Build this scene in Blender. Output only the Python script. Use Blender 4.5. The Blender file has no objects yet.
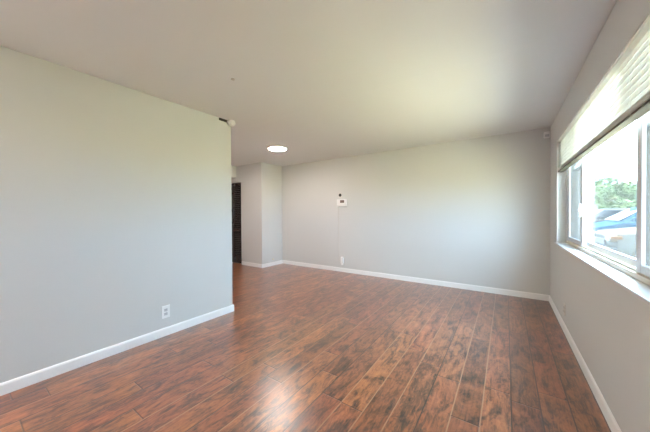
import bpy, bmesh, math, random
from mathutils import Vector, Matrix
random.seed(7)
PI = math.pi
scene = bpy.context.scene
COL = scene.collection

# ------------------------------------------------------------------ camera
F_PX, YAW, PITCH, ROLL, CAM_Z = 262.54, 0.6034, -0.0111, -0.0058, 1.258
cam_data = bpy.data.cameras.new('camera')
cam = bpy.data.objects.new('camera', cam_data)
COL.objects.link(cam)
cam_data.sensor_fit = 'HORIZONTAL'
cam_data.sensor_width = 36.0
cam_data.lens = F_PX / 650 * 36.0
cam_data.clip_start = 0.02
cam_data.clip_end = 400
fw = Vector((-math.sin(YAW) * math.cos(PITCH), math.cos(YAW) * math.cos(PITCH), math.sin(PITCH)))
rt = Vector((math.cos(YAW), math.sin(YAW), 0))
up = rt.cross(fw)
rt2 = rt * math.cos(ROLL) + up * math.sin(ROLL)
up2 = up * math.cos(ROLL) - rt * math.sin(ROLL)
m = Matrix((rt2, up2, -fw)).transposed().to_4x4()
m.translation = (0, 0, CAM_Z)
cam.matrix_world = m
scene.camera = cam

# ------------------------------------------------------------------ view, sky, sun
scene.view_settings.view_transform = 'Standard'
scene.view_settings.look = 'None'
scene.view_settings.gamma = 1.0
scene.view_settings.use_curve_mapping = False
scene.view_settings.exposure = 1.22
scene.cycles.use_denoising = True
scene.cycles.max_bounces = 16
scene.cycles.diffuse_bounces = 10
scene.cycles.transparent_max_bounces = 16
scene.cycles.sample_clamp_indirect = 8.0

world = bpy.data.worlds.new('sky')
scene.world = world
world.use_nodes = True
bg = world.node_tree.nodes['Background']
bg.inputs[0].default_value = (0.58, 0.79, 1.0, 1)
bg.inputs[1].default_value = 13.5

sun_d = bpy.data.lights.new('sun', 'SUN')
sun_d.energy = 50.0
sun_d.angle = math.radians(3)
sun_d.color = (1.0, 0.95, 0.82)
sun = bpy.data.objects.new('sun', sun_d)
COL.objects.link(sun)
sun.location = (0, 0, 30)
sun.rotation_euler = Vector((-0.10, 0.42, 0.90)).to_track_quat('Z', 'Y').to_euler()

# unseen fill lights added to brighten the interior: rear of the room and hallway
def fill_light(name, loc, energy, col, size):
    d = bpy.data.lights.new(name, 'AREA')
    d.shape = 'DISK'
    d.size = size
    d.energy = energy
    d.color = col
    o = bpy.data.objects.new(name, d)
    COL.objects.link(o)
    o.location = loc
fill_light('rear_fill_light', (-2.68, -1.38, 2.42), 36.0, (1.0, 0.96, 0.93), 0.4)
fill_light('hallway_fill_light', (-4.75, 2.65, 2.42), 8.0, (1.0, 0.86, 0.78), 0.34)

# ------------------------------------------------------------------ node helpers
def lin(c):
    r = []
    for v in c[:3]:
        v = v / 255.0
        r.append(v / 12.92 if v <= 0.04045 else ((v + 0.055) / 1.055) ** 2.4)
    return (r[0], r[1], r[2], 1.0)

def new_mat(name):
    mt = bpy.data.materials.new(name)
    mt.use_nodes = True
    nt = mt.node_tree
    return mt, nt, nt.nodes['Principled BSDF'], nt.nodes['Material Output']

def simple(name, col, rough=0.5, metal=0.0, noise=0.0, nscale=20.0, bump=0.0, bscale=200.0, spec=0.5, coat=0.0):
    mt, nt, b, out = new_mat(name)
    b.inputs['Base Color'].default_value = col
    b.inputs['Roughness'].default_value = rough
    b.inputs['Metallic'].default_value = metal
    b.inputs['Specular IOR Level'].default_value = spec
    b.inputs['Coat Weight'].default_value = coat
    tc = nt.nodes.new('ShaderNodeTexCoord')
    if noise:
        n = nt.nodes.new('ShaderNodeTexNoise')
        n.inputs['Scale'].default_value = nscale
        n.inputs['Detail'].default_value = 4
        nt.links.new(tc.outputs['Object'], n.inputs['Vector'])
        mx = nt.nodes.new('ShaderNodeMix')
        mx.data_type = 'RGBA'
        mx.inputs[6].default_value = tuple(c * (1 - noise) for c in col[:3]) + (1,)
        mx.inputs[7].default_value = tuple(min(1, c * (1 + noise)) for c in col[:3]) + (1,)
        nt.links.new(n.outputs['Fac'], mx.inputs[0])
        nt.links.new(mx.outputs[2], b.inputs['Base Color'])
    if bump:
        n2 = nt.nodes.new('ShaderNodeTexNoise')
        n2.inputs['Scale'].default_value = bscale
        n2.inputs['Detail'].default_value = 3
        nt.links.new(tc.outputs['Object'], n2.inputs['Vector'])
        bp = nt.nodes.new('ShaderNodeBump')
        bp.inputs['Strength'].default_value = bump
        bp.inputs['Distance'].default_value = 0.002
        nt.links.new(n2.outputs['Fac'], bp.inputs['Height'])
        nt.links.new(bp.outputs['Normal'], b.inputs['Normal'])
    return mt

M = {}
M['wall'] = simple('greige_wall_paint', (0.61, 0.607, 0.59, 1), 0.6, noise=0.015, nscale=1.5, bump=0.12, bscale=90, spec=0.3)
M['ceiling'] = simple('cream_ceiling_paint', (0.72, 0.72, 0.725, 1), 0.8, noise=0.012, nscale=1.2, bump=0.15, bscale=70, spec=0.2)
M['trim'] = simple('white_trim_paint', (0.84, 0.83, 0.82, 1), 0.35, noise=0.02, nscale=6)
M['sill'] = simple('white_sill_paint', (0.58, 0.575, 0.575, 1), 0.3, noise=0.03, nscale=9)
M['vinyl'] = simple('white_window_vinyl', (0.60, 0.60, 0.63, 1), 0.35, noise=0.015, nscale=8)
M['track'] = simple('cream_window_track', (0.62, 0.57, 0.48, 1), 0.45, noise=0.08, nscale=14)
M['plastic'] = simple('white_plastic', (0.82, 0.81, 0.80, 1), 0.35, noise=0.01, nscale=30)
M['beige_plastic'] = simple('beige_painted_plastic', (0.66, 0.62, 0.57, 1), 0.45, noise=0.02, nscale=30)
M['cream_plastic'] = simple('cream_plastic', (0.75, 0.66, 0.48, 1), 0.4, noise=0.02, nscale=30)
M['slot'] = simple('dark_socket_slot', (0.05, 0.05, 0.05, 1), 0.6, noise=0.05)
M['socket'] = simple('grey_white_socket', (0.55, 0.55, 0.56, 1), 0.4, noise=0.02)
M['black'] = simple('black_plastic', (0.012, 0.012, 0.012, 1), 0.45, noise=0.05)
M['dark_metal'] = simple('dark_bracket_metal', (0.07, 0.065, 0.05, 1), 0.5, noise=0.1)
M['lcd'] = simple('grey_brown_display', (0.17, 0.12, 0.11, 1), 0.2, noise=0.06, nscale=80)
M['grey_cap'] = simple('grey_cap', (0.52, 0.50, 0.46, 1), 0.6, noise=0.05)
M['espresso'] = simple('espresso_stained_wood', (0.030, 0.019, 0.018, 1), 0.22, noise=0.35, nscale=9)
M['cord'] = simple('pale_cord', (0.56, 0.53, 0.49, 1), 0.5, noise=0.03)
M['rail'] = simple('shaded_taupe_blind_rail', (0.10, 0.092, 0.076, 1), 0.5, noise=0.12, nscale=25)  # taupe darkened in the colour for the rail's unlit underside
M['steel'] = simple('screw_steel', (0.45, 0.42, 0.38, 1), 0.35, metal=0.8, noise=0.05)
M['exterior'] = simple('exterior_stucco', (0.45, 0.42, 0.36, 1), 0.9, noise=0.08, nscale=8, bump=0.4, bscale=60)
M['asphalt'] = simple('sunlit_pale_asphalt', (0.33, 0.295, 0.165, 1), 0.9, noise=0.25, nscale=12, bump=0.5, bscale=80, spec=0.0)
M['concrete'] = simple('concrete', (0.32, 0.30, 0.26, 1), 0.9, noise=0.12, nscale=5, bump=0.3, bscale=60)
M['far_lawn'] = simple('far_lawn_grass', (0.03, 0.045, 0.015, 1), 0.9, noise=0.35, nscale=2, spec=0.0)
M['lawn'] = simple('lawn_grass', (0.065, 0.060, 0.045, 1), 0.9, noise=0.35, nscale=14, bump=0.8, bscale=120, spec=0.0)
M['bark'] = simple('tree_bark', (0.10, 0.075, 0.05, 1), 0.9, noise=0.3, nscale=10, bump=0.6, bscale=40)
M['tyre'] = simple('tyre_rubber', (0.008, 0.008, 0.008, 1), 0.8, noise=0.1)
M['alloy'] = simple('alloy_wheel', (0.04, 0.04, 0.042, 1), 0.5, metal=0.0, spec=0.05, noise=0.05)
M['silver_paint'] = simple('silver_car_paint', (0.034, 0.034, 0.033, 1), 0.4, noise=0.03, nscale=3, spec=0.0)
M['blue_paint'] = simple('blue_car_paint', (0.006, 0.020, 0.036, 1), 0.35, noise=0.03, nscale=3, spec=0.0)
M['grey_paint'] = simple('pale_grey_car_paint', (0.022, 0.025, 0.03, 1), 0.4, noise=0.03, nscale=3, spec=0.0)
M['car_glass'] = simple('car_glass', (0.006, 0.009, 0.012, 1), 0.2, noise=0.1, nscale=2, spec=0.02)
M['amber'] = simple('amber_lens', (0.05, 0.022, 0.008, 1), 0.4, noise=0.05, spec=0.02)
M['headlamp'] = simple('headlamp_lens', (0.03, 0.03, 0.03, 1), 0.3, noise=0.1, spec=0.05)
M['grille'] = simple('dark_grille', (0.012, 0.012, 0.013, 1), 0.5, noise=0.1, spec=0.05)

def leaf_mat(name, a, b_):
    mt, nt, b, out = new_mat(name)
    tc = nt.nodes.new('ShaderNodeTexCoord')
    n = nt.nodes.new('ShaderNodeTexNoise')
    n.inputs['Scale'].default_value = 1.75
    n.inputs['Detail'].default_value = 6
    nt.links.new(tc.outputs['Object'], n.inputs['Vector'])
    cr = nt.nodes.new('ShaderNodeValToRGB')
    cr.color_ramp.elements[0].position = 0.35
    cr.color_ramp.elements[0].color = a
    cr.color_ramp.elements[1].position = 0.65
    cr.color_ramp.elements[1].color = b_
    nt.links.new(n.outputs['Fac'], cr.inputs[0])
    nt.links.new(cr.outputs[0], b.inputs['Base Color'])
    b.inputs['Roughness'].default_value = 0.9
    b.inputs['Specular IOR Level'].default_value = 0.04
    return mt
M['leaf'] = leaf_mat('green_leaves', (0.013, 0.026, 0.009, 1), (0.040, 0.062, 0.026, 1))
M['leaf_pale'] = leaf_mat('pale_green_leaves', (0.018, 0.032, 0.013, 1), (0.048, 0.068, 0.031, 1))

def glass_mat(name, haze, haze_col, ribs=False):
    """thin window glass: clear transmission, fresnel mirror reflection, a pale haze film imitating washed-out glare"""
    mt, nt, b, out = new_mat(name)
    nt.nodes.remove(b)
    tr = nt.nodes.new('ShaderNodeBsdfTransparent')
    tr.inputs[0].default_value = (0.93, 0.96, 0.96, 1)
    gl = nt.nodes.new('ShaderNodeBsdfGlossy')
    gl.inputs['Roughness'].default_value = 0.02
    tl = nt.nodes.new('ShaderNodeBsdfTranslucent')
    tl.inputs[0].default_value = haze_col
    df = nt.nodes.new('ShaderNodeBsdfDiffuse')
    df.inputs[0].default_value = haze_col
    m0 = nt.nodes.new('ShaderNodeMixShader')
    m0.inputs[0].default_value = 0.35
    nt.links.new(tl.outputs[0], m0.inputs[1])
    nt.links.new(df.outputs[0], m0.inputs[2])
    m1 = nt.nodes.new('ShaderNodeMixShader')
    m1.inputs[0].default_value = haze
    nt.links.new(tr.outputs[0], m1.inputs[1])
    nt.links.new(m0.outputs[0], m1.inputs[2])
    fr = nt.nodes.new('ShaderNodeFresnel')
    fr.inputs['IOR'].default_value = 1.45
    # the same reflectance from either face of the pane
    geo = nt.nodes.new('ShaderNodeNewGeometry')
    m2 = nt.nodes.new('ShaderNodeMixShader')
    ml = nt.nodes.new('ShaderNodeMath')
    ml.operation = 'MULTIPLY'
    inv = nt.nodes.new('ShaderNodeMath')
    inv.operation = 'SUBTRACT'
    inv.inputs[0].default_value = 1.0
    nt.links.new(geo.outputs['Backfacing'], inv.inputs[1])
    nt.links.new(fr.outputs[0], ml.inputs[0])
    nt.links.new(inv.outputs[0], ml.inputs[1])
    nt.links.new(ml.outputs[0], m2.inputs[0])
    nt.links.new(m1.outputs[0], m2.inputs[1])
    nt.links.new(gl.outputs[0], m2.inputs[2])
    nt.links.new(m2.outputs[0], out.inputs[0])
    if ribs:
        tc = nt.nodes.new('ShaderNodeTexCoord')
        mp = nt.nodes.new('ShaderNodeMapping')
        mp.inputs['Scale'].default_value = (0, 1, 0)
        nt.links.new(tc.outputs['Object'], mp.inputs[0])
        wv = nt.nodes.new('ShaderNodeTexWave')
        wv.bands_direction = 'Y'
        wv.inputs['Scale'].default_value = 3.2
        wv.inputs['Distortion'].default_value = 1.5
        nt.links.new(mp.outputs[0], wv.inputs['Vector'])
        cr = nt.nodes.new('ShaderNodeValToRGB')
        cr.color_ramp.elements[0].color = tuple(c * 0.72 for c in haze_col[:3]) + (1,)
        cr.color_ramp.elements[1].color = haze_col
        nt.links.new(wv.outputs['Fac'], cr.inputs[0])
        nt.links.new(cr.outputs[0], tl.inputs[0])
        nt.links.new(cr.outputs[0], df.inputs[0])
    return mt
M['glass'] = glass_mat('hazy_window_glass', 0.02, (0.8, 0.85, 0.9, 1))  # faint haze colour imitates the overexposed, washed-out view

def screen_mat():
    """woven insect screen: open when faced square on, closing up as the threads overlap at a slant"""
    mt, nt, b, out = new_mat('grey_insect_screen')
    nt.nodes.remove(b)
    geo = nt.nodes.new('ShaderNodeNewGeometry')
    dt = nt.nodes.new('ShaderNodeVectorMath')
    dt.operation = 'DOT_PRODUCT'
    nt.links.new(geo.outputs['Normal'], dt.inputs[0])
    nt.links.new(geo.outputs['Incoming'], dt.inputs[1])
    def mth(op, a, b_):
        n = nt.nodes.new('ShaderNodeMath')
        n.operation = op
        for i, v in enumerate((a, b_)):
            if isinstance(v, (int, float)):
                n.inputs[i].default_value = v
            elif v is not None:
                nt.links.new(v, n.inputs[i])
        return n.outputs[0]
    c = mth('MAXIMUM', mth('ABSOLUTE', dt.outputs['Value'], None), 0.02)
    openness = mth('MULTIPLY', mth('MAXIMUM', mth('SUBTRACT', 1.0, mth('DIVIDE', 0.28, c)), 0.0), 0.86)
    tr = nt.nodes.new('ShaderNodeBsdfTransparent')
    tl = nt.nodes.new('ShaderNodeBsdfTranslucent')
    df = nt.nodes.new('ShaderNodeBsdfDiffuse')
    tc = nt.nodes.new('ShaderNodeTexCoord')
    wv = nt.nodes.new('ShaderNodeTexWave')
    wv.bands_direction = 'Y'
    wv.inputs['Scale'].default_value = 3.4
    wv.inputs['Distortion'].default_value = 1.2
    nt.links.new(tc.outputs['Object'], wv.inputs['Vector'])
    cr = nt.nodes.new('ShaderNodeValToRGB')
    cr.color_ramp.elements[0].color = (0.064, 0.0635, 0.066, 1)
    cr.color_ramp.elements[1].color = (0.073, 0.073, 0.075, 1)
    nt.links.new(wv.outputs['Fac'], cr.inputs[0])
    nt.links.new(cr.outputs[0], tl.inputs[0])
    nt.links.new(cr.outputs[0], df.inputs[0])
    m0 = nt.nodes.new('ShaderNodeMixShader')
    m0.inputs[0].default_value = 0.5
    nt.links.new(tl.outputs[0], m0.inputs[1])
    nt.links.new(df.outputs[0], m0.inputs[2])
    m1 = nt.nodes.new('ShaderNodeMixShader')
    nt.links.new(openness, m1.inputs[0])
    nt.links.new(m0.outputs[0], m1.inputs[1])
    nt.links.new(tr.outputs[0], m1.inputs[2])
    nt.links.new(m1.outputs[0], out.inputs[0])
    return mt
M['screen'] = screen_mat()

def slat_mat():
    mt, nt, b, out = new_mat('translucent_blind_vinyl')
    b.inputs['Base Color'].default_value = (0.84, 0.83, 0.80, 1)
    b.inputs['Roughness'].default_value = 0.45
    tl = nt.nodes.new('ShaderNodeBsdfTranslucent')
    tl.inputs[0].default_value = (0.88, 0.86, 0.80, 1)
    mx = nt.nodes.new('ShaderNodeMixShader')
    mx.inputs[0].default_value = 0.25
    tc = nt.nodes.new('ShaderNodeTexCoord')
    n = nt.nodes.new('ShaderNodeTexNoise')
    n.inputs['Scale'].default_value = 3
    nt.links.new(tc.outputs['Object'], n.inputs['Vector'])
    ma = nt.nodes.new('ShaderNodeMapRange')
    ma.inputs['To Min'].default_value = 0.27
    ma.inputs['To Max'].default_value = 0.29
    nt.links.new(n.outputs['Fac'], ma.inputs['Value'])
    nt.links.new(ma.outputs[0], mx.inputs[0])
    nt.links.new(b.outputs[0], mx.inputs[1])
    nt.links.new(tl.outputs[0], mx.inputs[2])
    nt.links.new(mx.outputs[0], out.inputs[0])
    return mt
M['slat'] = slat_mat()

def emit_mat(name, col, strength):
    mt, nt, b, out = new_mat(name)
    b.inputs['Base Color'].default_value = (0.9, 0.9, 0.9, 1)
    b.inputs['Emission Color'].default_value = col
    b.inputs['Emission Strength'].default_value = strength
    tc = nt.nodes.new('ShaderNodeTexCoord')
    n = nt.nodes.new('ShaderNodeTexNoise')
    n.inputs['Scale'].default_value = 200
    nt.links.new(tc.outputs['Object'], n.inputs['Vector'])
    bp = nt.nodes.new('ShaderNodeBump')
    bp.inputs['Strength'].default_value = 0.05
    nt.links.new(n.outputs['Fac'], bp.inputs['Height'])
    nt.links.new(bp.outputs['Normal'], b.inputs['Normal'])
    return mt
M['lamp'] = emit_mat('glowing_lamp_lens', (1.0, 0.90, 0.84, 1), 54.0)

def floor_mat():
    mt, nt, b, out = new_mat('hand_scraped_laminate_planks')
    N, L = nt.nodes, nt.links
    PW, PL, X0 = 0.155, 1.22, 0.03
    def math_(op, a=None, b_=None, c=None):
        n = N.new('ShaderNodeMath')
        n.operation = op
        for i, v in enumerate((a, b_, c)):
            if v is None:
                continue
            if isinstance(v, (int, float)):
                n.inputs[i].default_value = v
            else:
                L.new(v, n.inputs[i])
        return n.outputs[0]
    tc = N.new('ShaderNodeTexCoord')
    sp = N.new('ShaderNodeSeparateXYZ')
    L.new(tc.outputs['Object'], sp.inputs[0])
    X, Y = sp.outputs[0], sp.outputs[1]
    xs = math_('DIVIDE', math_('SUBTRACT', X, X0), PW)
    row = math_('FLOOR', xs)
    fx = math_('SUBTRACT', xs, row)
    wn = N.new('ShaderNodeTexWhiteNoise')
    wn.noise_dimensions = '1D'
    L.new(row, wn.inputs['W'])
    rrow = wn.outputs['Value']
    ys = math_('ADD', math_('DIVIDE', Y, PL), math_('MULTIPLY', rrow, 7.3))
    colm = math_('FLOOR', ys)
    fy = math_('SUBTRACT', ys, colm)
    cb = N.new('ShaderNodeCombineXYZ')
    L.new(row, cb.inputs[0])
    L.new(colm, cb.inputs[1])
    wn2 = N.new('ShaderNodeTexWhiteNoise')
    wn2.noise_dimensions = '2D'
    L.new(cb.outputs[0], wn2.inputs['Vector'])
    rid = wn2.outputs['Value']
    # grain space: stretched along the plank, shifted plank by plank
    def grain(sx, sy, scale, detail, dist, mul):
        c = N.new('ShaderNodeCombineXYZ')
        L.new(math_('ADD', math_('MULTIPLY', X, sx), math_('MULTIPLY', rid, 13.0 * mul)), c.inputs[0])
        L.new(math_('ADD', math_('MULTIPLY', Y, sy), math_('MULTIPLY', rid, 31.0 * mul)), c.inputs[1])
        n = N.new('ShaderNodeTexNoise')
        n.inputs['Scale'].default_value = scale
        n.inputs['Detail'].default_value = detail
        n.inputs['Distortion'].default_value = dist
        n.inputs['Roughness'].default_value = 0.6
        L.new(c.outputs[0], n.inputs['Vector'])
        return n.outputs['Fac']
    blot = grain(1.0, 0.40, 7.5, 6, 1.8, 1.0)
    fine = grain(1.0, 0.07, 62.0, 4, 0.8, 2.0)
    swirl = grain(1.0, 0.38, 22.0, 3, 3.2, 3.0)
    cr = N.new('ShaderNodeValToRGB')
    e = cr.color_ramp.elements
    e[0].position = 0.39
    e[0].color = (0.034, 0.018, 0.017, 1)
    e[1].position = 0.64
    e[1].color = (0.44, 0.155, 0.060, 1)
    k = e.new(0.46)
    k.color = (0.13, 0.050, 0.029, 1)
    k = e.new(0.53)
    k.color = (0.285, 0.096, 0.042, 1)
    v = math_('ADD', math_('MULTIPLY', blot, 0.50), math_('ADD', math_('MULTIPLY', fine, 0.26), math_('MULTIPLY', swirl, 0.26)))
    L.new(v, cr.inputs[0])
    # plank to plank tone
    tone = N.new('ShaderNodeMapRange')
    tone.inputs['To Min'].default_value = 0.74
    tone.inputs['To Max'].default_value = 1.22
    L.new(rid, tone.inputs['Value'])
    hs = N.new('ShaderNodeHueSaturation')
    L.new(cr.outputs[0], hs.inputs['Color'])
    L.new(tone.outputs[0], hs.inputs['Value'])
    hue = N.new('ShaderNodeMapRange')
    hue.inputs['To Min'].default_value = 0.492
    hue.inputs['To Max'].default_value = 0.510
    L.new(wn2.outputs['Color'], hue.inputs['Value'])
    L.new(hue.outputs[0], hs.inputs['Hue'])
    # grooves: each long seam tan or dark, end joints dark
    dx = math_('MULTIPLY', math_('MINIMUM', fx, math_('SUBTRACT', 1.0, fx)), PW)
    dy = math_('MULTIPLY', math_('MINIMUM', fy, math_('SUBTRACT', 1.0, fy)), PL)
    def groove(d, w):
        n = N.new('ShaderNodeMapRange')
        n.inputs['From Min'].default_value = w * 0.35
        n.inputs['From Max'].default_value = w
        n.inputs['To Min'].default_value = 1.0
        n.inputs['To Max'].default_value = 0.0
        L.new(d, n.inputs['Value'])
        return n.outputs[0]
    gx, gy = groove(dx, 0.0055), groove(dy, 0.0048)
    seam = math_('FLOOR', math_('ADD', xs, 0.5))
    wn3 = N.new('ShaderNodeTexWhiteNoise')
    wn3.noise_dimensions = '1D'
    L.new(math_('ADD', seam, 0.31), wn3.inputs['W'])
    sm = N.new('ShaderNodeMix')
    sm.data_type = 'RGBA'
    sm.inputs[6].default_value = (0.020, 0.012, 0.012, 1)
    sm.inputs[7].default_value = (0.42, 0.22, 0.11, 1)
    L.new(math_('GREATER_THAN', wn3.outputs['Value'], 0.45), sm.inputs[0])
    m1 = N.new('ShaderNodeMix')
    m1.data_type = 'RGBA'
    L.new(math_('MULTIPLY', gx, 0.85), m1.inputs[0])
    L.new(hs.outputs[0], m1.inputs[6])
    L.new(sm.outputs[2], m1.inputs[7])
    m2 = N.new('ShaderNodeMix')
    m2.data_type = 'RGBA'
    m2.inputs[7].default_value = (0.04, 0.022, 0.016, 1)
    L.new(math_('MULTIPLY', gy, 0.8), m2.inputs[0])
    L.new(m1.outputs[2], m2.inputs[6])
    L.new(m2.outputs[2], b.inputs['Base Color'])
    rg = N.new('ShaderNodeMapRange')
    rg.inputs['To Min'].default_value = 0.26
    rg.inputs['To Max'].default_value = 0.38
    L.new(swirl, rg.inputs['Value'])
    L.new(rg.outputs[0], b.inputs['Roughness'])
    b.inputs['Specular IOR Level'].default_value = 0.5
    b.inputs['Coat Weight'].default_value = 1.0
    b.inputs['Coat IOR'].default_value = 1.5
    b.inputs['Coat Roughness'].default_value = 0.28
    scrape = grain(1.0, 0.16, 26.0, 2, 0.4, 5.0)
    hgt = math_('SUBTRACT', math_('ADD', math_('MULTIPLY', scrape, 1.0), math_('MULTIPLY', swirl, 0.5)), math_('MULTIPLY', math_('MAXIMUM', gx, gy), 0.8))
    bp = N.new('ShaderNodeBump')
    bp.inputs['Strength'].default_value = 0.6
    bp.inputs['Distance'].default_value = 0.003
    L.new(hgt, bp.inputs['Height'])
    L.new(bp.outputs['Normal'], b.inputs['Normal'])
    return mt
M['floor'] = floor_mat()

# ------------------------------------------------------------------ mesh helpers
def box(bm, x0, x1, y0, y1, z0, z1, bev=0.0, seg=2):
    vs = [bm.verts.new((x, y, z)) for x in (x0, x1) for y in (y0, y1) for z in (z0, z1)]
    idx = [(0, 1, 3, 2), (4, 6, 7, 5), (0, 4, 5, 1), (2, 3, 7, 6), (0, 2, 6, 4), (1, 5, 7, 3)]
    fs = [bm.faces.new([vs[i] for i in f]) for f in idx]
    if bev > 0:
        ed = list({e for f in fs for e in f.edges})
        bmesh.ops.bevel(bm, geom=ed, offset=bev, segments=seg, profile=0.5, affect='EDGES')
    return bm

def lathe(bm, prof, origin, axis='Z', n=32, flip=False):
    """prof: (radius, height) pairs revolved about axis through origin"""
    o = Vector(origin)
    def P(r, h, a):
        c, s = r * math.cos(a), r * math.sin(a)
        if axis == 'Z':
            return o + Vector((c, s, h))
        if axis == 'X':
            return o + Vector((h, c, s))
        return o + Vector((c, h, s))
    rings = []
    for r, h in prof:
        if r < 1e-6:
            rings.append([bm.verts.new(P(0, h, 0))])
        else:
            rings.append([bm.verts.new(P(r, h, 2 * PI * i / n)) for i in range(n)])
    for a, b in zip(rings, rings[1:]):
        for i in range(n):
            j = (i + 1) % n
            if len(a) == 1 and len(b) == 1:
                continue
            if len(a) == 1:
                bm.faces.new((a[0], b[j], b[i]))
            elif len(b) == 1:
                bm.faces.new((a[i], a[j], b[0]))
            else:
                bm.faces.new((a[i], a[j], b[j], b[i]))
    bmesh.ops.recalc_face_normals(bm, faces=bm.faces[:])
    return bm

def tube(bm, pts, r, n=8):
    pts = [Vector(p) for p in pts]
    rings = []
    for i, p in enumerate(pts):
        d = (pts[min(i + 1, len(pts) - 1)] - pts[max(i - 1, 0)]).normalized()
        a = d.orthogonal().normalized()
        if abs(d.z) < 0.95:
            a = d.cross(Vector((0, 0, 1))).normalized()
        else:
            a = d.cross(Vector((0, 1, 0))).normalized()
        b_ = d.cross(a)
        rings.append([bm.verts.new(p + a * r * math.cos(2 * PI * k / n) + b_ * r * math.sin(2 * PI * k / n)) for k in range(n)])
    for u, v in zip(rings, rings[1:]):
        for k in range(n):
            bm.faces.new((u[k], u[(k + 1) % n], v[(k + 1) % n], v[k]))
    bm.faces.new(rings[0])
    bm.faces.new(rings[-1][::-1])
    bmesh.ops.recalc_face_normals(bm, faces=bm.faces[:])
    return bm

def prism(bm, poly, axis, a, b):
    """extrude a 2-D polygon along an axis from a to b; poly is in the other two axes (in xyz order)"""
    def P(p, t):
        if axis == 'X':
            return (t, p[0], p[1])
        if axis == 'Y':
            return (p[0], t, p[1])
        return (p[0], p[1], t)
    va = [bm.verts.new(P(p, a)) for p in poly]
    vb = [bm.verts.new(P(p, b)) for p in poly]
    n = len(poly)
    bm.faces.new(va)
    bm.faces.new(vb[::-1])
    for i in range(n):
        j = (i + 1) % n
        bm.faces.new((va[i], vb[i], vb[j], va[j]))
    bmesh.ops.recalc_face_normals(bm, faces=bm.faces[:])
    return bm

def B():
    return bmesh.new()

def obj(name, bm, mat, parent=None, smooth=False, base=None):
    """link one mesh object; world-space mesh is re-centred on base (or its bounds)"""
    me = bpy.data.meshes.new(name)
    if base is None and parent is None:
        co = [v.co for v in bm.verts]
        base = Vector((sum((min(c[i] for c in co), max(c[i] for c in co))) / 2 for i in range(2)))
        base = Vector((base[0], base[1], min(c[2] for c in co))) if len(base) == 2 else base
    shift = Vector(base) if base is not None else Vector((0, 0, 0))
    if parent is not None and base is None:
        shift = Vector(parent.get('_o', (0, 0, 0)))
    bmesh.ops.translate(bm, verts=bm.verts[:], vec=-shift)
    bm.to_mesh(me)
    bm.free()
    if smooth:
        for p in me.polygons:
            p.use_smooth = True
        me.set_sharp_from_angle(angle=math.radians(38))
    me.materials.append(M[mat] if isinstance(mat, str) else mat)
    o = bpy.data.objects.new(name, me)
    COL.objects.link(o)
    if parent is not None:
        o.parent = parent
    else:
        o.location = shift
    return o

def tag(o, label, cat, group=None):
    o['label'] = label
    o['category'] = cat
    if group:
        o['group'] = group
    return o

def thing(name, label, cat, loc, group=None, rz=0.0):
    o = bpy.data.objects.new(name, None)
    o.empty_display_size = 0.1
    COL.objects.link(o)
    o.location = loc
    o.rotation_euler = (0, 0, rz)
    return tag(o, label, cat, group)

def structure(o, label, cat):
    o['kind'] = 'structure'
    o['label'] = label
    o['category'] = cat
    return o

def struct(name, bm, mat, label, cat, smooth=False):
    # the setting keeps its mesh in room coordinates so its pattern stays put
    return structure(obj(name, bm, mat, base=(0, 0, 0), smooth=smooth), label, cat)

def sempty(name, label, cat):
    o = bpy.data.objects.new(name, None)
    COL.objects.link(o)
    return structure(o, label, cat)

# ------------------------------------------------------------------ room dimensions
H = 2.44
XR, YF, XL, YL = 0.51, 4.825, -2.90, 2.10       # right wall, far wall, left wall and its end
XP, YP = -4.635, 4.157                            # the jog beside the far wall
YB, XE = -1.60, -7.20                             # back wall behind the camera, end of the hall
W_ZT = 2.27                                       # window head, raised unseen behind the wall drop so sky lights the blinds
W_Y0, W_Y1, W_Z0, W_Z1 = 1.45, 4.225, 0.885, 2.118  # opening of the window
DX0, DX1, DZ = -6.10, -5.372, 2.035                   # louvred door

# floor
bm = B()
box(bm, XE - .1, XR + .1, YB - .1, YF + .1, -0.10, 0)
struct('floor', bm, 'floor', 'reddish brown hand-scraped wood plank floor of the empty room', 'floor')
# ceiling with the flat roof above it
bm = B()
box(bm, XE - .15, XR + .35, YB - .5, YF + .3, H, H + 0.22)
struct('ceiling', bm, 'ceiling', 'plain cream painted flat ceiling of the room', 'ceiling')
bm = B()
prism(bm, [(2.20, H + .0005), (2.335, H - .0016), (2.345, H - .0016), (2.46, H + .0005)], 'X', XL, XR)
struct('trim_1', bm, 'ceiling', 'faint raised taped seam running across the ceiling', 'ceiling seam')

# walls
bm = B()
box(bm, XP - .0, XR + .2, YF, YF + .15, 0, H)
struct('wall_far', bm, 'wall', 'far greige wall carrying the white keypad', 'wall')
bm = B()
box(bm, XP - .12, XP, YP + .0, YF + .15, 0, H)
struct('wall_jog', bm, 'wall', 'short jog of wall between hallway and far wall', 'wall')
bm = B()
box(bm, DX1, XP - .12, YP, YP + .12, 0, H)
box(bm, DX0, DX1, YP, YP + .12, DZ, H)
box(bm, XE, DX0, YP, YP + .12, 0, H)
struct('wall_hall', bm, 'wall', 'hallway wall around the dark louvred door', 'wall')
bm = B()
box(bm, DX0 - .1, DX1 + .1, YP + .45, YP + .50, 0, H)
box(bm, DX0 - .1, DX0 - .05, YP + .12, YP + .45, 0, H)
box(bm, DX1 + .05, DX1 + .1, YP + .12, YP + .45, 0, H)
struct('wall_closet', bm, 'wall', 'back of the closet behind the louvred door', 'wall')
bm = B()
box(bm, XE - .1, XE, YL - .1, YP + .12, 0, H)
struct('wall_hall_end', bm, 'wall', 'end wall of the hallway', 'wall')
bm = B()
box(bm, XE, -5.55, YP - .55, YP, 2.147, H)
struct('trim_2', bm, 'wall', 'low painted soffit hanging over the hallway door', 'soffit')
bm = B()
box(bm, XL - .12, XL, YB, YL, 0, H, bev=.006)
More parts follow.
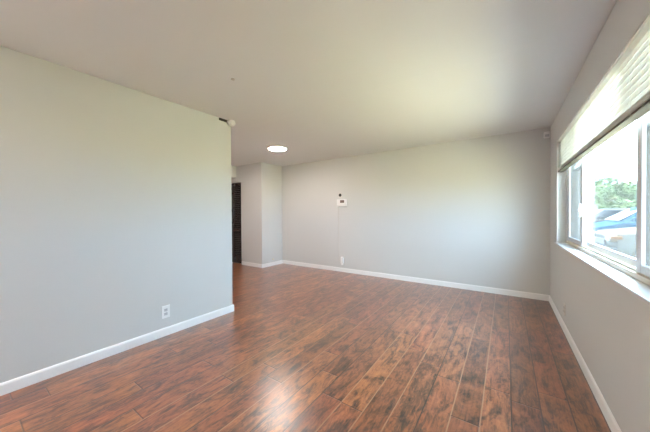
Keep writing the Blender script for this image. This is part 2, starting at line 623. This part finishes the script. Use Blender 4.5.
struct('wall_left', bm, 'wall', 'long greige wall on the left ending at the hallway opening', 'wall')
bm = B()
box(bm, XE, XL - .12, YL - .12, YL - .0, 0, H)
struct('wall_return', bm, 'wall', 'hidden hallway side of the left wall', 'wall')
# right wall with the window opening
bm = B()
XO = XR + .17
box(bm, XR, XO, YB, W_Y0, 0, H)
box(bm, XR, XO, W_Y1, YF, 0, H)
box(bm, XR, XO, W_Y0, W_Y1, 0, W_Z0 - .02)
box(bm, XR, XR + .058, W_Y0, W_Y1, W_Z1, H)
box(bm, XR + .058, XO, W_Y0, W_Y1, W_ZT, H)
struct('wall_right', bm, 'wall', 'greige wall on the right holding the wide window', 'wall')
# back wall behind the camera
bm = B()
box(bm, XL - .12, XO, YB - .15, YB, 0, H)
struct('wall_back', bm, 'wall', 'back wall behind the viewpoint', 'wall')

# baseboards: rounded-top profile swept along each wall
BH, BT = 0.085, 0.012
def base_profile(s):
    return [(0, 0), (s * BT, 0), (s * BT, BH - .016), (s * BT * .75, BH - .006), (s * BT * .35, BH), (0, BH)]
def baseboard(name, axis, wall, s, a, b, label):
    bm = B()
    if axis == 'Y':
        prism(bm, [(wall + p[0], p[1]) for p in base_profile(s)], 'Y', a, b)
    else:
        prism(bm, [(wall + p[0], p[1]) for p in base_profile(s)], 'X', a, b)
    struct(name, bm, 'trim', label, 'baseboard')
baseboard('baseboard_left', 'Y', XL, 1, YB, YL + BT, 'white baseboard along the left wall')
baseboard('baseboard_left_end', 'X', YL, 1, XL - .12, XL, 'white baseboard around the end of the left wall')
baseboard('baseboard_far', 'X', YF, -1, XP, XR, 'white baseboard along the far wall')
baseboard('baseboard_right', 'Y', XR, -1, YB, YF, 'white baseboard under the window wall')
baseboard('baseboard_jog', 'Y', XP, 1, YP - BT, YF, 'white baseboard on the short jog of wall')
baseboard('baseboard_hall', 'X', YP, -1, DX1 + .012, XP, 'white baseboard beside the louvred door')

# ------------------------------------------------------------------ louvred closet door
door = sempty('door_1', 'dark espresso louvred bifold closet door at the hallway', 'door')
def louvre_leaf(x0, x1, tagname):
    y0, y1 = YP + .012, YP + .045
    z0, z1 = 0.02, DZ - .012
    bm = B()
    st = 0.05
    box(bm, x0, x0 + st, y0, y1, z0, z1, .002)
    box(bm, x1 - st, x1, y0, y1, z0, z1, .002)
    obj('stile', bm, 'espresso', door)
    for n_, (a, b) in (('bottom_rail', (z0, z0 + .13)), ('middle_rail', (0.80, 0.875)), ('top_rail', (z1 - .075, z1))):
        bm = B()
        box(bm, x0 + st, x1 - st, y0 + .002, y1 - .002, a, b, .002)
        obj(n_, bm, 'espresso', door)
    bm = B()
    for a, b in ((z0 + .13, 0.80), (0.875, z1 - .075)):
        n = int((b - a) / .046)
        for i in range(n):
            zc = a + (i + .5) * (b - a) / n
            dz, dy, t = .021, .0135, .0035
            yc = (y0 + y1) / 2
            prism(bm, [(yc - dy, zc - dz), (yc - dy + t, zc - dz - t), (yc + dy, zc + dz - t), (yc + dy - t, zc + dz)], 'X', x0 + st - .004, x1 - st + .004)
    obj('louvres', bm, 'espresso', door)
xm = (DX0 + DX1) / 2
louvre_leaf(DX0 + .004, xm - .002, 'a')
louvre_leaf(xm + .002, DX1 - .004, 'b')
bm = B()
lathe(bm, [(0, -.03), (.014, -.028), (.016, -.018), (.008, -.008), (.008, 0)], (xm + .04, YP + .012, .98), 'Y', 16)
obj('knob', bm, 'dark_metal', door, True)

# ------------------------------------------------------------------ the wide sliding window
win = sempty('window_1', 'wide white vinyl window of three panes above the sill', 'window')
GX = XR + .085                                   # inside face of the frame
def ybox(bm, y0, y1, z0, z1, x0, x1, bev=.003):
    return box(bm, x0, x1, y0, y1, z0, z1, bev)
bm = B()
fx0, fx1, ft = GX, GX + .075, .038
ybox(bm, W_Y0, W_Y0 + ft, W_Z0, W_ZT, fx0, fx1)
ybox(bm, W_Y1 - ft, W_Y1, W_Z0, W_ZT, fx0, fx1)
ybox(bm, W_Y0 + ft, W_Y1 - ft, W_ZT - .018, W_ZT, fx0, fx1)
obj('window_frame', bm, 'vinyl', win)
bm = B()
ybox(bm, W_Y0, W_Y1, W_Z0, W_Z0 + .030, fx0 - .006, fx1, .004)
ybox(bm, W_Y0 + ft, W_Y1 - ft, W_Z0 + .030, W_Z0 + .044, fx0 + .012, fx0 + .020, .002)
obj('bottom_track', bm, 'track', win)
MU = (2.165, 3.50)                                 # meeting stiles
zb, zt = W_Z0 + .036, W_ZT - .018
def sash(y0, y1, pane_mat, x0, wst=.062, wrl=.045, dp=.040):
    s = B()
    x1 = x0 + dp
    ybox(s, y0, y0 + wst, zb, zt, x0, x1, .004)
    ybox(s, y1 - wst, y1, zb, zt, x0, x1, .004)
    ybox(s, y0 + wst, y1 - wst, zb, zb + wrl, x0, x1, .004)
    ybox(s, y0 + wst, y1 - wst, zt - .022, zt, x0, x1, .004)
    so = obj('sash', s, 'vinyl', win)
    p = B()
    ybox(p, y0 + wst - .004, y1 - wst + .004, zb + wrl - .004, zt - .018, x0 + dp * .15, x0 + dp * .15 + .006, 0)
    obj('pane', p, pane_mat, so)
    return so
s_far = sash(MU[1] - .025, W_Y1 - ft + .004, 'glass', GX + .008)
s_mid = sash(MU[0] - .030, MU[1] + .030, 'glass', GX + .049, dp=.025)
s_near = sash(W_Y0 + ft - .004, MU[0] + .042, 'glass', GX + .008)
# insect screens close behind the panes of the two sliding sashes
for so, a, b_ in ((s_far, MU[1] - .025 + .062, W_Y1 - ft + .004 - .062), (s_near, W_Y0 + ft - .004 + .062, MU[0] + .042 - .062)):
    bm = B()
    xs_ = GX + .008 + .006 + .012
    bm.faces.new([bm.verts.new((xs_, y, z)) for y, z in ((a, zb + .045), (b_, zb + .045), (b_, zt - .022), (a, zt - .022))])
    obj('insect_screen', bm, 'screen', so)
# latch on the far sash
bm = B()
lathe(bm, [(0, -.026), (.020, -.024), (.026, -.012), (.026, 0)], (GX + .008, MU[1] + .0, 1.268), 'X', 20)
box(bm, GX - .010, GX + .008, MU[1] - .012, MU[1] + .012, 1.205, 1.335, .004)
obj('latch', bm, 'plastic', s_far, True)
# stool with its ears
bm = B()
box(bm, XR - .022, GX + .01, W_Y0 - .03, W_Y1 + .025, W_Z0 - .022, W_Z0, .006, 3)
obj('window_sill', bm, 'sill', win)
# pale caulked jamb strip at the wall corner
bm = B()
box(bm, XR - .002, XR + .012, W_Y1 - .010, W_Y1 + .001, W_Z0, W_Z1 - .001, .001)
obj('jamb_bead', bm, 'trim', win)

# ------------------------------------------------------------------ mini blinds
def blind(y0, y1, label):
    xc = XR + .030
    o = thing('window_blind', label, 'blind', (xc, (y0 + y1) / 2, 1.70), 'mini blinds in the wide window')
    o['_o'] = (xc, (y0 + y1) / 2, 1.70)
    bm = B()
    box(bm, xc - .027, xc + .026, y0, y1, W_Z1 - .022, W_Z1 - .001, .003)
    obj('head_rail', bm, 'slat', o)
    ztop, zbot = W_Z1 - .020, 1.800
    n = 8
    bm = B()
    for i in range(n):
        zc = ztop - .019 - i * (ztop - zbot) / n
        dz, dx = .0235, .0036                      # nearly closed, rounded edge to the room
        for (xa, za, xb, zb_) in ((xc - dx, zc - dz, xc - dx * .25, zc), (xc - dx * .25, zc, xc + dx, zc + dz)):
            prism(bm, [(xa, za), (xa + .0028, za), (xb + .0028, zb_), (xb, zb_)], 'Y', y0 + .004, y1 - .004)
    obj('slats', bm, 'slat', o)
    bm = B()
    for i in range(6):                            # raised slats lying flat on the rail
        z = 1.753 + i * .0058
        sk = random.uniform(-.0015, .0015)
        box(bm, xc - .0240 + sk, xc + .0240 + sk, y0 + .004 + abs(sk), y1 - .004, z, z + .0026)
    obj('gathered_slats', bm, 'slat', o)
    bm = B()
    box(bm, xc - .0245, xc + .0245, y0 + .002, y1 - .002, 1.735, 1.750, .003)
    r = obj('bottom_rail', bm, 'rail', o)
    ln = y1 - y0
    for f in (.10, .37, .63, .90):
        y = y0 + f * ln
        bm = B()
        for dx in (-.0255, .0255):
            tube(bm, [(xc + dx, y, W_Z1 - .03), (xc + dx, y, 1.738)], .0007, 5)
        obj('ladder_cord', bm, 'plastic', o)
        bm = B()
        box(bm, xc - .0275, xc + .0265, y - .022, y + .022, 1.731, 1.756, .003)
        obj('rail_clip', bm, 'slat', r)
    for f in (.04, .96):
        bm = B()
        lathe(bm, [(0, -.002), (.004, -.0015), (.0045, 0)], (xc - .027, y0 + f * ln, W_Z1 - .011), 'X', 10)
        obj('screw', bm, 'steel', o, True)
    return o
YS = 2.825
blind(YS + .002, W_Y1 - .006, 'half-raised cream mini blind at the far end of the window')
blind(W_Y0 + .006, YS - .002, 'half-raised white mini blind at the near end of the window')

# ------------------------------------------------------------------ ceiling light
LX, LY = -3.40, 3.43
lamp = thing('ceiling_light', 'round flush white ceiling light glowing near the hallway', 'light', (LX, LY, H))
lamp['_o'] = (LX, LY, H)
bm = B()
lathe(bm, [(.150, -.020), (.162, -.022), (.180, -.018), (.190, -.008), (.192, 0)], (LX, LY, H), 'Z', 48)
obj('rim', bm, 'plastic', lamp, True)
bm = B()
lathe(bm, [(.158, -.019), (.150, -.026), (.10, -.034), (.05, -.037), (0, -.038)], (LX, LY, H), 'Z', 48)
obj('lens', bm, 'lamp', lamp, True)

# small grey cap on the ceiling
bm = B()
lathe(bm, [(.017, 0), (.017, -.004), (.013, -.008), (0, -.009)], (-1.975, 1.455, H), 'Z', 20)
tag(obj('ceiling_cap', bm, 'grey_cap', None, True), 'small round grey cap alone on the bare cream ceiling', 'sensor')

# sensor at the top corner of the left wall
sx, sy = XL, 2.03
cs = thing('wall_sensor', 'white round sensor on a dark bracket at the top end of left wall', 'sensor', (XL, 2.03, H - .10))
cs['_o'] = (XL, 2.03, H - .10)
bm = B()
box(bm, XL - .001, XL + .022, 1.925, 2.035, H - .034, H - .008, .004)
obj('bracket', bm, 'dark_metal', cs)
bm = B()
lathe(bm, [(0, -.045), (.020, -.043), (.036, -.030), (.041, -.008), (.038, .016), (.025, .030), (0, .034)], (XL + .052, 2.078, H - .040), 'Y', 28)
tube(bm, [(XL + .012, 2.03, H - .024), (XL + .045, 2.07, H - .032)], .012, 10)
obj('housing', bm, 'plastic', cs, True)

# motion sensor in the far right corner
ms = thing('motion_sensor', 'small white motion sensor high in the far right corner', 'sensor', (.470, YF, 2.30))
ms['_o'] = (.470, YF, 2.30)
bm = B()
box(bm, .435, .505, YF - .045, YF, 2.292, 2.378, .012, 3)
obj('housing', bm, 'plastic', ms, True)
bm = B()
box(bm, .447, .493, YF - .051, YF - .040, 2.304, 2.338, .005, 3)
obj('lens', bm, 'socket', ms, True)

# ------------------------------------------------------------------ keypad, mount, cord and outlet on the far wall
kx0, kx1, kz0, kz1 = -2.995, -2.755, 1.395, 1.550
kp = thing('security_keypad', 'white wall keypad with small display on the far wall', 'keypad', ((kx0 + kx1) / 2, YF, kz0))
kp['_o'] = ((kx0 + kx1) / 2, YF, kz0)
bm = B()
box(bm, kx0, kx1, YF - .034, YF, kz0, kz1, .008, 3)
obj('housing', bm, 'plastic', kp, True)
bm = B()
box(bm, kx0 + .085, kx0 + .185, YF - .037, YF - .030, kz1 - .078, kz1 - .018, .002)
obj('display', bm, 'lcd', kp)
bm = B()
box(bm, kx0 + .02, kx1 - .02, YF - .036, YF - .030, kz0 + .018, kz0 + .020, 0)
obj('seam', bm, 'socket', kp)
for i in range(4):
    bm = B()
    box(bm, kx0 + .045 + i * .036, kx0 + .067 + i * .036, YF - .036, YF - .030, kz0 + .034, kz0 + .048, .002)
    obj('button', bm, 'plastic', kp)

wm = thing('wall_mount', 'small black round fixture on the wall just above the keypad', 'wall fixture', (-2.925, YF, 1.62))
wm['_o'] = (-2.925, YF, 1.62)
bm = B()
lathe(bm, [(.034, 0), (.034, -.010), (.027, -.018), (.014, -.020), (0, -.018)], (-2.925, YF, 1.640), 'Y', 24)
obj('cap', bm, 'black', wm, True)
bm = B()
box(bm, -2.965, -2.885, YF - .006, YF, 1.585, 1.690, .003)
obj('plate', bm, 'beige_plastic', wm)

ox = -2.905
def outlet(name, label, c, axis, sgn, mat, group=None, hh=.058, hw=.036):
    """duplex receptacle plate on a wall; c = centre on wall face, axis = wall normal, sgn = way it faces"""
    o = thing(name, label, 'outlet', (c[0], c[1], c[2] - hh), group)
    o['_o'] = (c[0], c[1], c[2] - hh)
    def wb(bm, u0, u1, z0, z1, d0, d1, bev):
        a, b = sorted((d0 * sgn, d1 * sgn))
        if axis == 'X':
            box(bm, c[0] + a, c[0] + b, c[1] + u0, c[1] + u1, c[2] + z0, c[2] + z1, bev)
        else:
            box(bm, c[0] + u0, c[0] + u1, c[1] + a, c[1] + b, c[2] + z0, c[2] + z1, bev)
    bm = B()
    wb(bm, -hw, hw, -hh, hh, 0, .006, .002)
    obj('cover_plate', bm, mat, o)
    for zc in (-.0205, .0205):
        bm = B()
        wb(bm, -.017, .017, zc - .0145, zc + .0145, .004, .0085, .002)
        s = obj('socket', bm, 'socket' if mat == 'plastic' else mat, o)
        s['_o'] = o['_o']
        bm = B()
        for u in (-.007, .007):
            wb(bm, u - .0012, u + .0012, zc - .001, zc + .008, .0082, .0092, 0)
        wb(bm, -.002, .002, zc - .010, zc - .006, .0082, .0092, 0)
        obj('slots', bm, 'slot', s)
    bm = B()
    wb(bm, -.003, .003, -.003, .003, .005, .0075, .001)
    obj('screw', bm, 'steel', o)
    return o
outlet('wall_outlet', 'white duplex outlet low on the left wall', (XL, 1.290, .247), 'X', 1, 'plastic', hh=.064, hw=.040)
outlet('wall_outlet', 'beige painted outlet below the window on the right wall', (XR, 3.68, .235), 'X', -1, 'beige_plastic')
outlet('wall_outlet', 'pale outlet behind the white adapter under the keypad', (-2.89, YF, .235), 'Y', -1, 'beige_plastic')
pa = thing('plug_adapter', 'white plug-in adapter low on the far wall under the keypad', 'adapter', (-2.855, YF, .15))
pa['_o'] = (-2.855, YF, .15)
bm = B()
box(bm, -2.895, -2.830, YF - .056, YF - .0095, .185, .325, .010, 3)
obj('housing', bm, 'plastic', pa, True)
bm = B()
box(bm, -2.880, -2.846, YF - .052, YF - .014, .150, .186, .006)
obj('strain_relief', bm, 'plastic', pa)
bm = B()
tube(bm, [(-2.968, YF - .004, kz0 + .004), (-2.970, YF - .003, 1.2), (-2.966, YF - .003, .8), (-2.969, YF - .003, .45), (-2.960, YF - .004, .34), (-2.940, YF - .012, .312), (-2.894, YF - .03, .305)], .0042, 6)
tag(obj('power_cord', bm, 'cord', None, True), 'thin pale cord running down the far wall from keypad to adapter', 'cord')
# small cream cable jack above the baseboard of the jog
bm = B()
lathe(bm, [(.020, 0), (.020, .006), (.009, .008), (.009, .018), (0, .019)], (XP, 4.50, .150), 'X', 18)
tag(obj('cable_jack', bm, 'cream_plastic', None, True), 'tiny cream cable jack just above baseboard near the far left corner', 'jack')

# ------------------------------------------------------------------ outdoors
GZ = -0.02
bm = B()
box(bm, XO + .0, 1.55, -12, 26, GZ - .2, GZ + .02)
struct('lawn', bm, 'lawn', 'strip of grass outside the window', 'lawn')
bm = B()
box(bm, -40, XO, -30, YB - .15, GZ - .2, GZ + .02)
struct('back_lawn', bm, 'lawn', 'grass yard behind the house', 'lawn')
bm = B()
box(bm, 1.55, 1.80, -12, 26, GZ - .2, GZ + .06, .02)
struct('kerb', bm, 'concrete', 'pale concrete kerb at the edge of the parking lot', 'kerb')
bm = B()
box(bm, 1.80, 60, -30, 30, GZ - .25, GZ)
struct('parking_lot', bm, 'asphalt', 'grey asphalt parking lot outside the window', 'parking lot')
bm = B()
box(bm, -60, 60, 30, 90, GZ - .25, GZ)
struct('far_lawn', bm, 'far_lawn', 'grass beyond the parking lot', 'lawn')

def car(loc, paint, label, st, a_base, a_top, c_top, c_base, belt):
    """nose towards -x, near flank towards -y; local x runs from nose to tail"""
    o = thing('car', label, 'car', loc, 'cars parked outside the window')
    # stations: x, z_low, shoulder z, top z, half width at shoulder, half width at top
    bm = B()
    rings = []
    for (x, zl, zs, zt_, ws, wt) in st:
        half = [(ws * .90, zl), (ws * .985, zl + .10), (ws, zl + (zs - zl) * .55), (ws * .97, zs - .03), (ws * .93, zs), (wt, max(zt_ - .03, zs + .002)), (wt * .86, max(zt_, zs + .006)), (0, max(zt_ + .02, zs + .02))]
        ring = [(x, -w, z) for w, z in half] + [(x, w, z) for w, z in half[-2::-1]]
        rings.append([bm.verts.new(p) for p in ring])
    n = len(rings[0])
    for u, v in zip(rings, rings[1:]):
        for k in range(n):
            bm.faces.new((u[k], u[(k + 1) % n], v[(k + 1) % n], v[k]))
    bm.faces.new(rings[0])
    bm.faces.new(rings[-1][::-1])
    bmesh.ops.recalc_face_normals(bm, faces=bm.faces[:])
    obj('body', bm, paint, o, True)
    ws = .86
    # glass: flank windows and windscreen, a little proud of the cabin
    roof = max(s[3] for s in st)
    def wy(z):
        t = (z - belt) / (roof - .03 - belt)
        return ws * .93 + (.62 - ws * .93) * t + .012
    for s in (-1, 1):
        for (xa0, xa1, xb0, xb1) in ((a_base + .16, a_top + .12, (a_base + c_base) / 2 - .05, (a_base + c_base) / 2 - .05), ((a_base + c_base) / 2 + .03, (a_base + c_base) / 2 + .03, c_base - .22, c_top - .08)):
            z0, z1 = belt + .03, roof - .075
            bm = B()
            q = [(xa0, z0), (xb0, z0), (xb1, z1), (xa1, z1)]
            f = [bm.verts.new((x, s * wy(z), z)) for x, z in q]
            g = [bm.verts.new((x, s * (wy(z) - .03), z)) for x, z in q]
            bm.faces.new(f)
            bm.faces.new(g[::-1])
            for i in range(4):
                bm.faces.new((f[i], g[i], g[(i + 1) % 4], f[(i + 1) % 4]))
            bmesh.ops.recalc_face_normals(bm, faces=bm.faces[:])
            obj('side_window', bm, 'car_glass', o)
    for (xb, xt, nm, sg) in ((a_base, a_top, 'windscreen', -1), (c_base, c_top, 'rear_window', 1)):
        bm = B()
        q = [(xb + sg * .008, -.70, belt + .05), (xb + sg * .008, .70, belt + .05), (xt + sg * .03, .55, roof - .035), (xt + sg * .03, -.55, roof - .035)]
        f = [bm.verts.new(p) for p in q]
        g = [bm.verts.new((p[0] - sg * .04, p[1], p[2] - .02)) for p in q]
        bm.faces.new(f)
        bm.faces.new(g[::-1])
        for i in range(4):
            bm.faces.new((f[i], g[i], g[(i + 1) % 4], f[(i + 1) % 4]))
        bmesh.ops.recalc_face_normals(bm, faces=bm.faces[:])
        obj(nm, bm, 'car_glass', o)
    for wx in (.72, st[-1][0] - .85):
        for s in (-1, 1):
            bm = B()
            lathe(bm, [(.20, s * .60), (.31, s * .62), (.325, s * .68), (.325, s * .80), (.30, s * .845), (.215, s * .85), (.205, s * .80)], (wx, 0, .325), 'Y', 28)
            w = obj('wheel', bm, 'tyre', o, True)
            bm = B()
            lathe(bm, [(.21, s * .80), (.20, s * .835), (.06, s * .82), (.05, s * .845), (0, s * .846)], (wx, 0, .325), 'Y', 28)
            obj('hub_cap', bm, 'alloy', w, True)
            bm = B()
            for i in range(14):
                a0, a1 = PI * i / 14, PI * (i + 1) / 14
                qs = [(wx + r * math.cos(a), .325 + r * math.sin(a)) for r, a in ((.345, a0), (.40, a0), (.40, a1), (.345, a1))]
                prism(bm, qs, 'Y', s * .78, s * .872)
            obj('wheel_arch', bm, paint, o)
    bm = B()
    box(bm, -.05, .10, -.80, .80, .20, .48, .04, 3)
    obj('bumper', bm, paint, o, True)
    bm = B()
    box(bm, -.035, .06, -.42, .42, .50, .63, .01)
    obj('grille', bm, 'grille', o)
    for s in (-1, 1):
        bm = B()
        box(bm, -.03, .12, s * .62 - .16, s * .62 + .16, .60, .74, .025, 3)
        obj('headlight', bm, 'headlamp', o, True)
        bm = B()
        box(bm, -.02, .16, s * .80 - .045, s * .80 + .045, .665, .735, .012, 2)
        obj('turn_signal', bm, 'amber', o, True)
        bm = B()
        box(bm, a_base + .22, a_base + .36, s * .90 - .09, s * .90 + .09, belt + .03, belt + .15, .03, 3)
        obj('wing_mirror', bm, paint, o, True)
        bm = B()
        box(bm, st[-1][0] - .10, st[-1][0] + .015, s * .62 - .15, s * .62 + .15, .62, .78, .02, 2)
        obj('tail_light', bm, 'amber', o, True)
    return o
def sedan(belt, roof, hood0, hood1, ab, at, ct, cb, ln, tail):
    return [(0, .24, hood0 - .10, hood0 - .08, .66, .60), (.10, .20, hood0, hood0 + .01, .80, .70), (.45, .18, hood0 + .05, hood0 + .06, .86, .74),
            (ab - .02, .18, hood1, hood1 + .01, .87, .76), (ab + .04, .18, belt, belt + .03, .87, .72), (at, .18, belt, roof - .015, .87, .62),
            ((at + ct) / 2, .18, belt, roof, .87, .63), (ct, .18, belt + .01, roof - .02, .87, .61), (cb, .18, belt + .02, belt + .05, .86, .70),
            (ln - .12, .22, tail, tail + .01, .82, .70), (ln, .30, tail - .10, tail - .09, .74, .62)]
car((1.92, 9.15, GZ), 'silver_paint', 'silver car parked nearest to the window',
    sedan(.95, 1.42, .78, .93, 1.15, 1.95, 3.2, 3.9, 4.5, .95), 1.15, 1.95, 3.2, 3.9, .95)
car((1.90, 12.0, GZ), 'blue_paint', 'blue car parked behind the silver car',
    sedan(.96, 1.40, .78, .94, .85, 1.40, 3.0, 3.7, 4.3, 1.0), .85, 1.40, 3.0, 3.7, .96)
car((1.95, 14.9, GZ), 'grey_paint', 'pale grey car farthest away behind the blue car',
    sedan(.96, 1.38, .80, .94, .70, 1.15, 3.4, 4.0, 4.4, 1.05), .70, 1.15, 3.4, 4.0, .96)

def tree(loc, hgt, rad, label, mat, seed, nleaf=7500):
    rnd = random.Random(seed)
    o = thing('tree', label, 'tree', loc, 'trees beyond the parking lot')
    bm = B()
    tube(bm, [(0, 0, 0), (.05, .02, hgt * .25), (-.04, .05, hgt * .5), (0, 0, hgt * .75)], .16, 8)
    for i in range(6):
        a = i * 1.05 + rnd.random()
        tube(bm, [(0, 0, hgt * (.22 + .06 * i)), (rad * .55 * math.cos(a), rad * .55 * math.sin(a), hgt * (.4 + .07 * i))], .06, 6)
    obj('trunk', bm, 'bark', o, True)
    bm = B()
    blobs = []
    for i in range(34):
        a, r_, z = rnd.uniform(0, 2 * PI), rad * math.sqrt(rnd.random()) * .72, rnd.uniform(.06, .86)
        s = (1 - abs(z - .45) * 1.1)
        blobs.append((Vector((r_ * math.cos(a) * s * 1.2, r_ * math.sin(a) * s * 1.2, hgt * z)), rad * rnd.uniform(.26, .42)))
    for i in range(nleaf):
        c, r_ = rnd.choice(blobs)
        d = Vector((rnd.gauss(0, 1), rnd.gauss(0, 1), rnd.gauss(0, 1))).normalized()
        p = c + d * r_ * rnd.uniform(.75, 1.02)
        nrm = (d + Vector((rnd.uniform(-.6, .6), rnd.uniform(-.6, .6), rnd.uniform(-.2, .9)))).normalized()
        t = nrm.orthogonal().normalized()
        t = Matrix.Rotation(rnd.uniform(0, 2 * PI), 3, nrm) @ t
        w = nrm.cross(t)
        L_, W_ = rnd.uniform(.13, .22), rnd.uniform(.07, .11)
        vs = [bm.verts.new(q) for q in (p - t * L_, p - w * W_ + nrm * .02, p + t * L_, p + w * W_ + nrm * .02)]
        bm.faces.new(vs)
    obj('foliage', bm, mat, o)
    return o
tree((7.6, 34.5, GZ), 4.3, 2.9, 'round green tree tallest in the window view', 'leaf', 3)
tree((11.7, 41.0, GZ), 4.2, 2.9, 'green tree at the right edge of the window view', 'leaf_pale', 5)
tree((5.5, 27.6, GZ), 3.0, 2.2, 'low pale green tree at the left edge of the window view', 'leaf_pale', 8)
for i in list(bpy.data.objects):
    if '_o' in i:
        del i['_o']
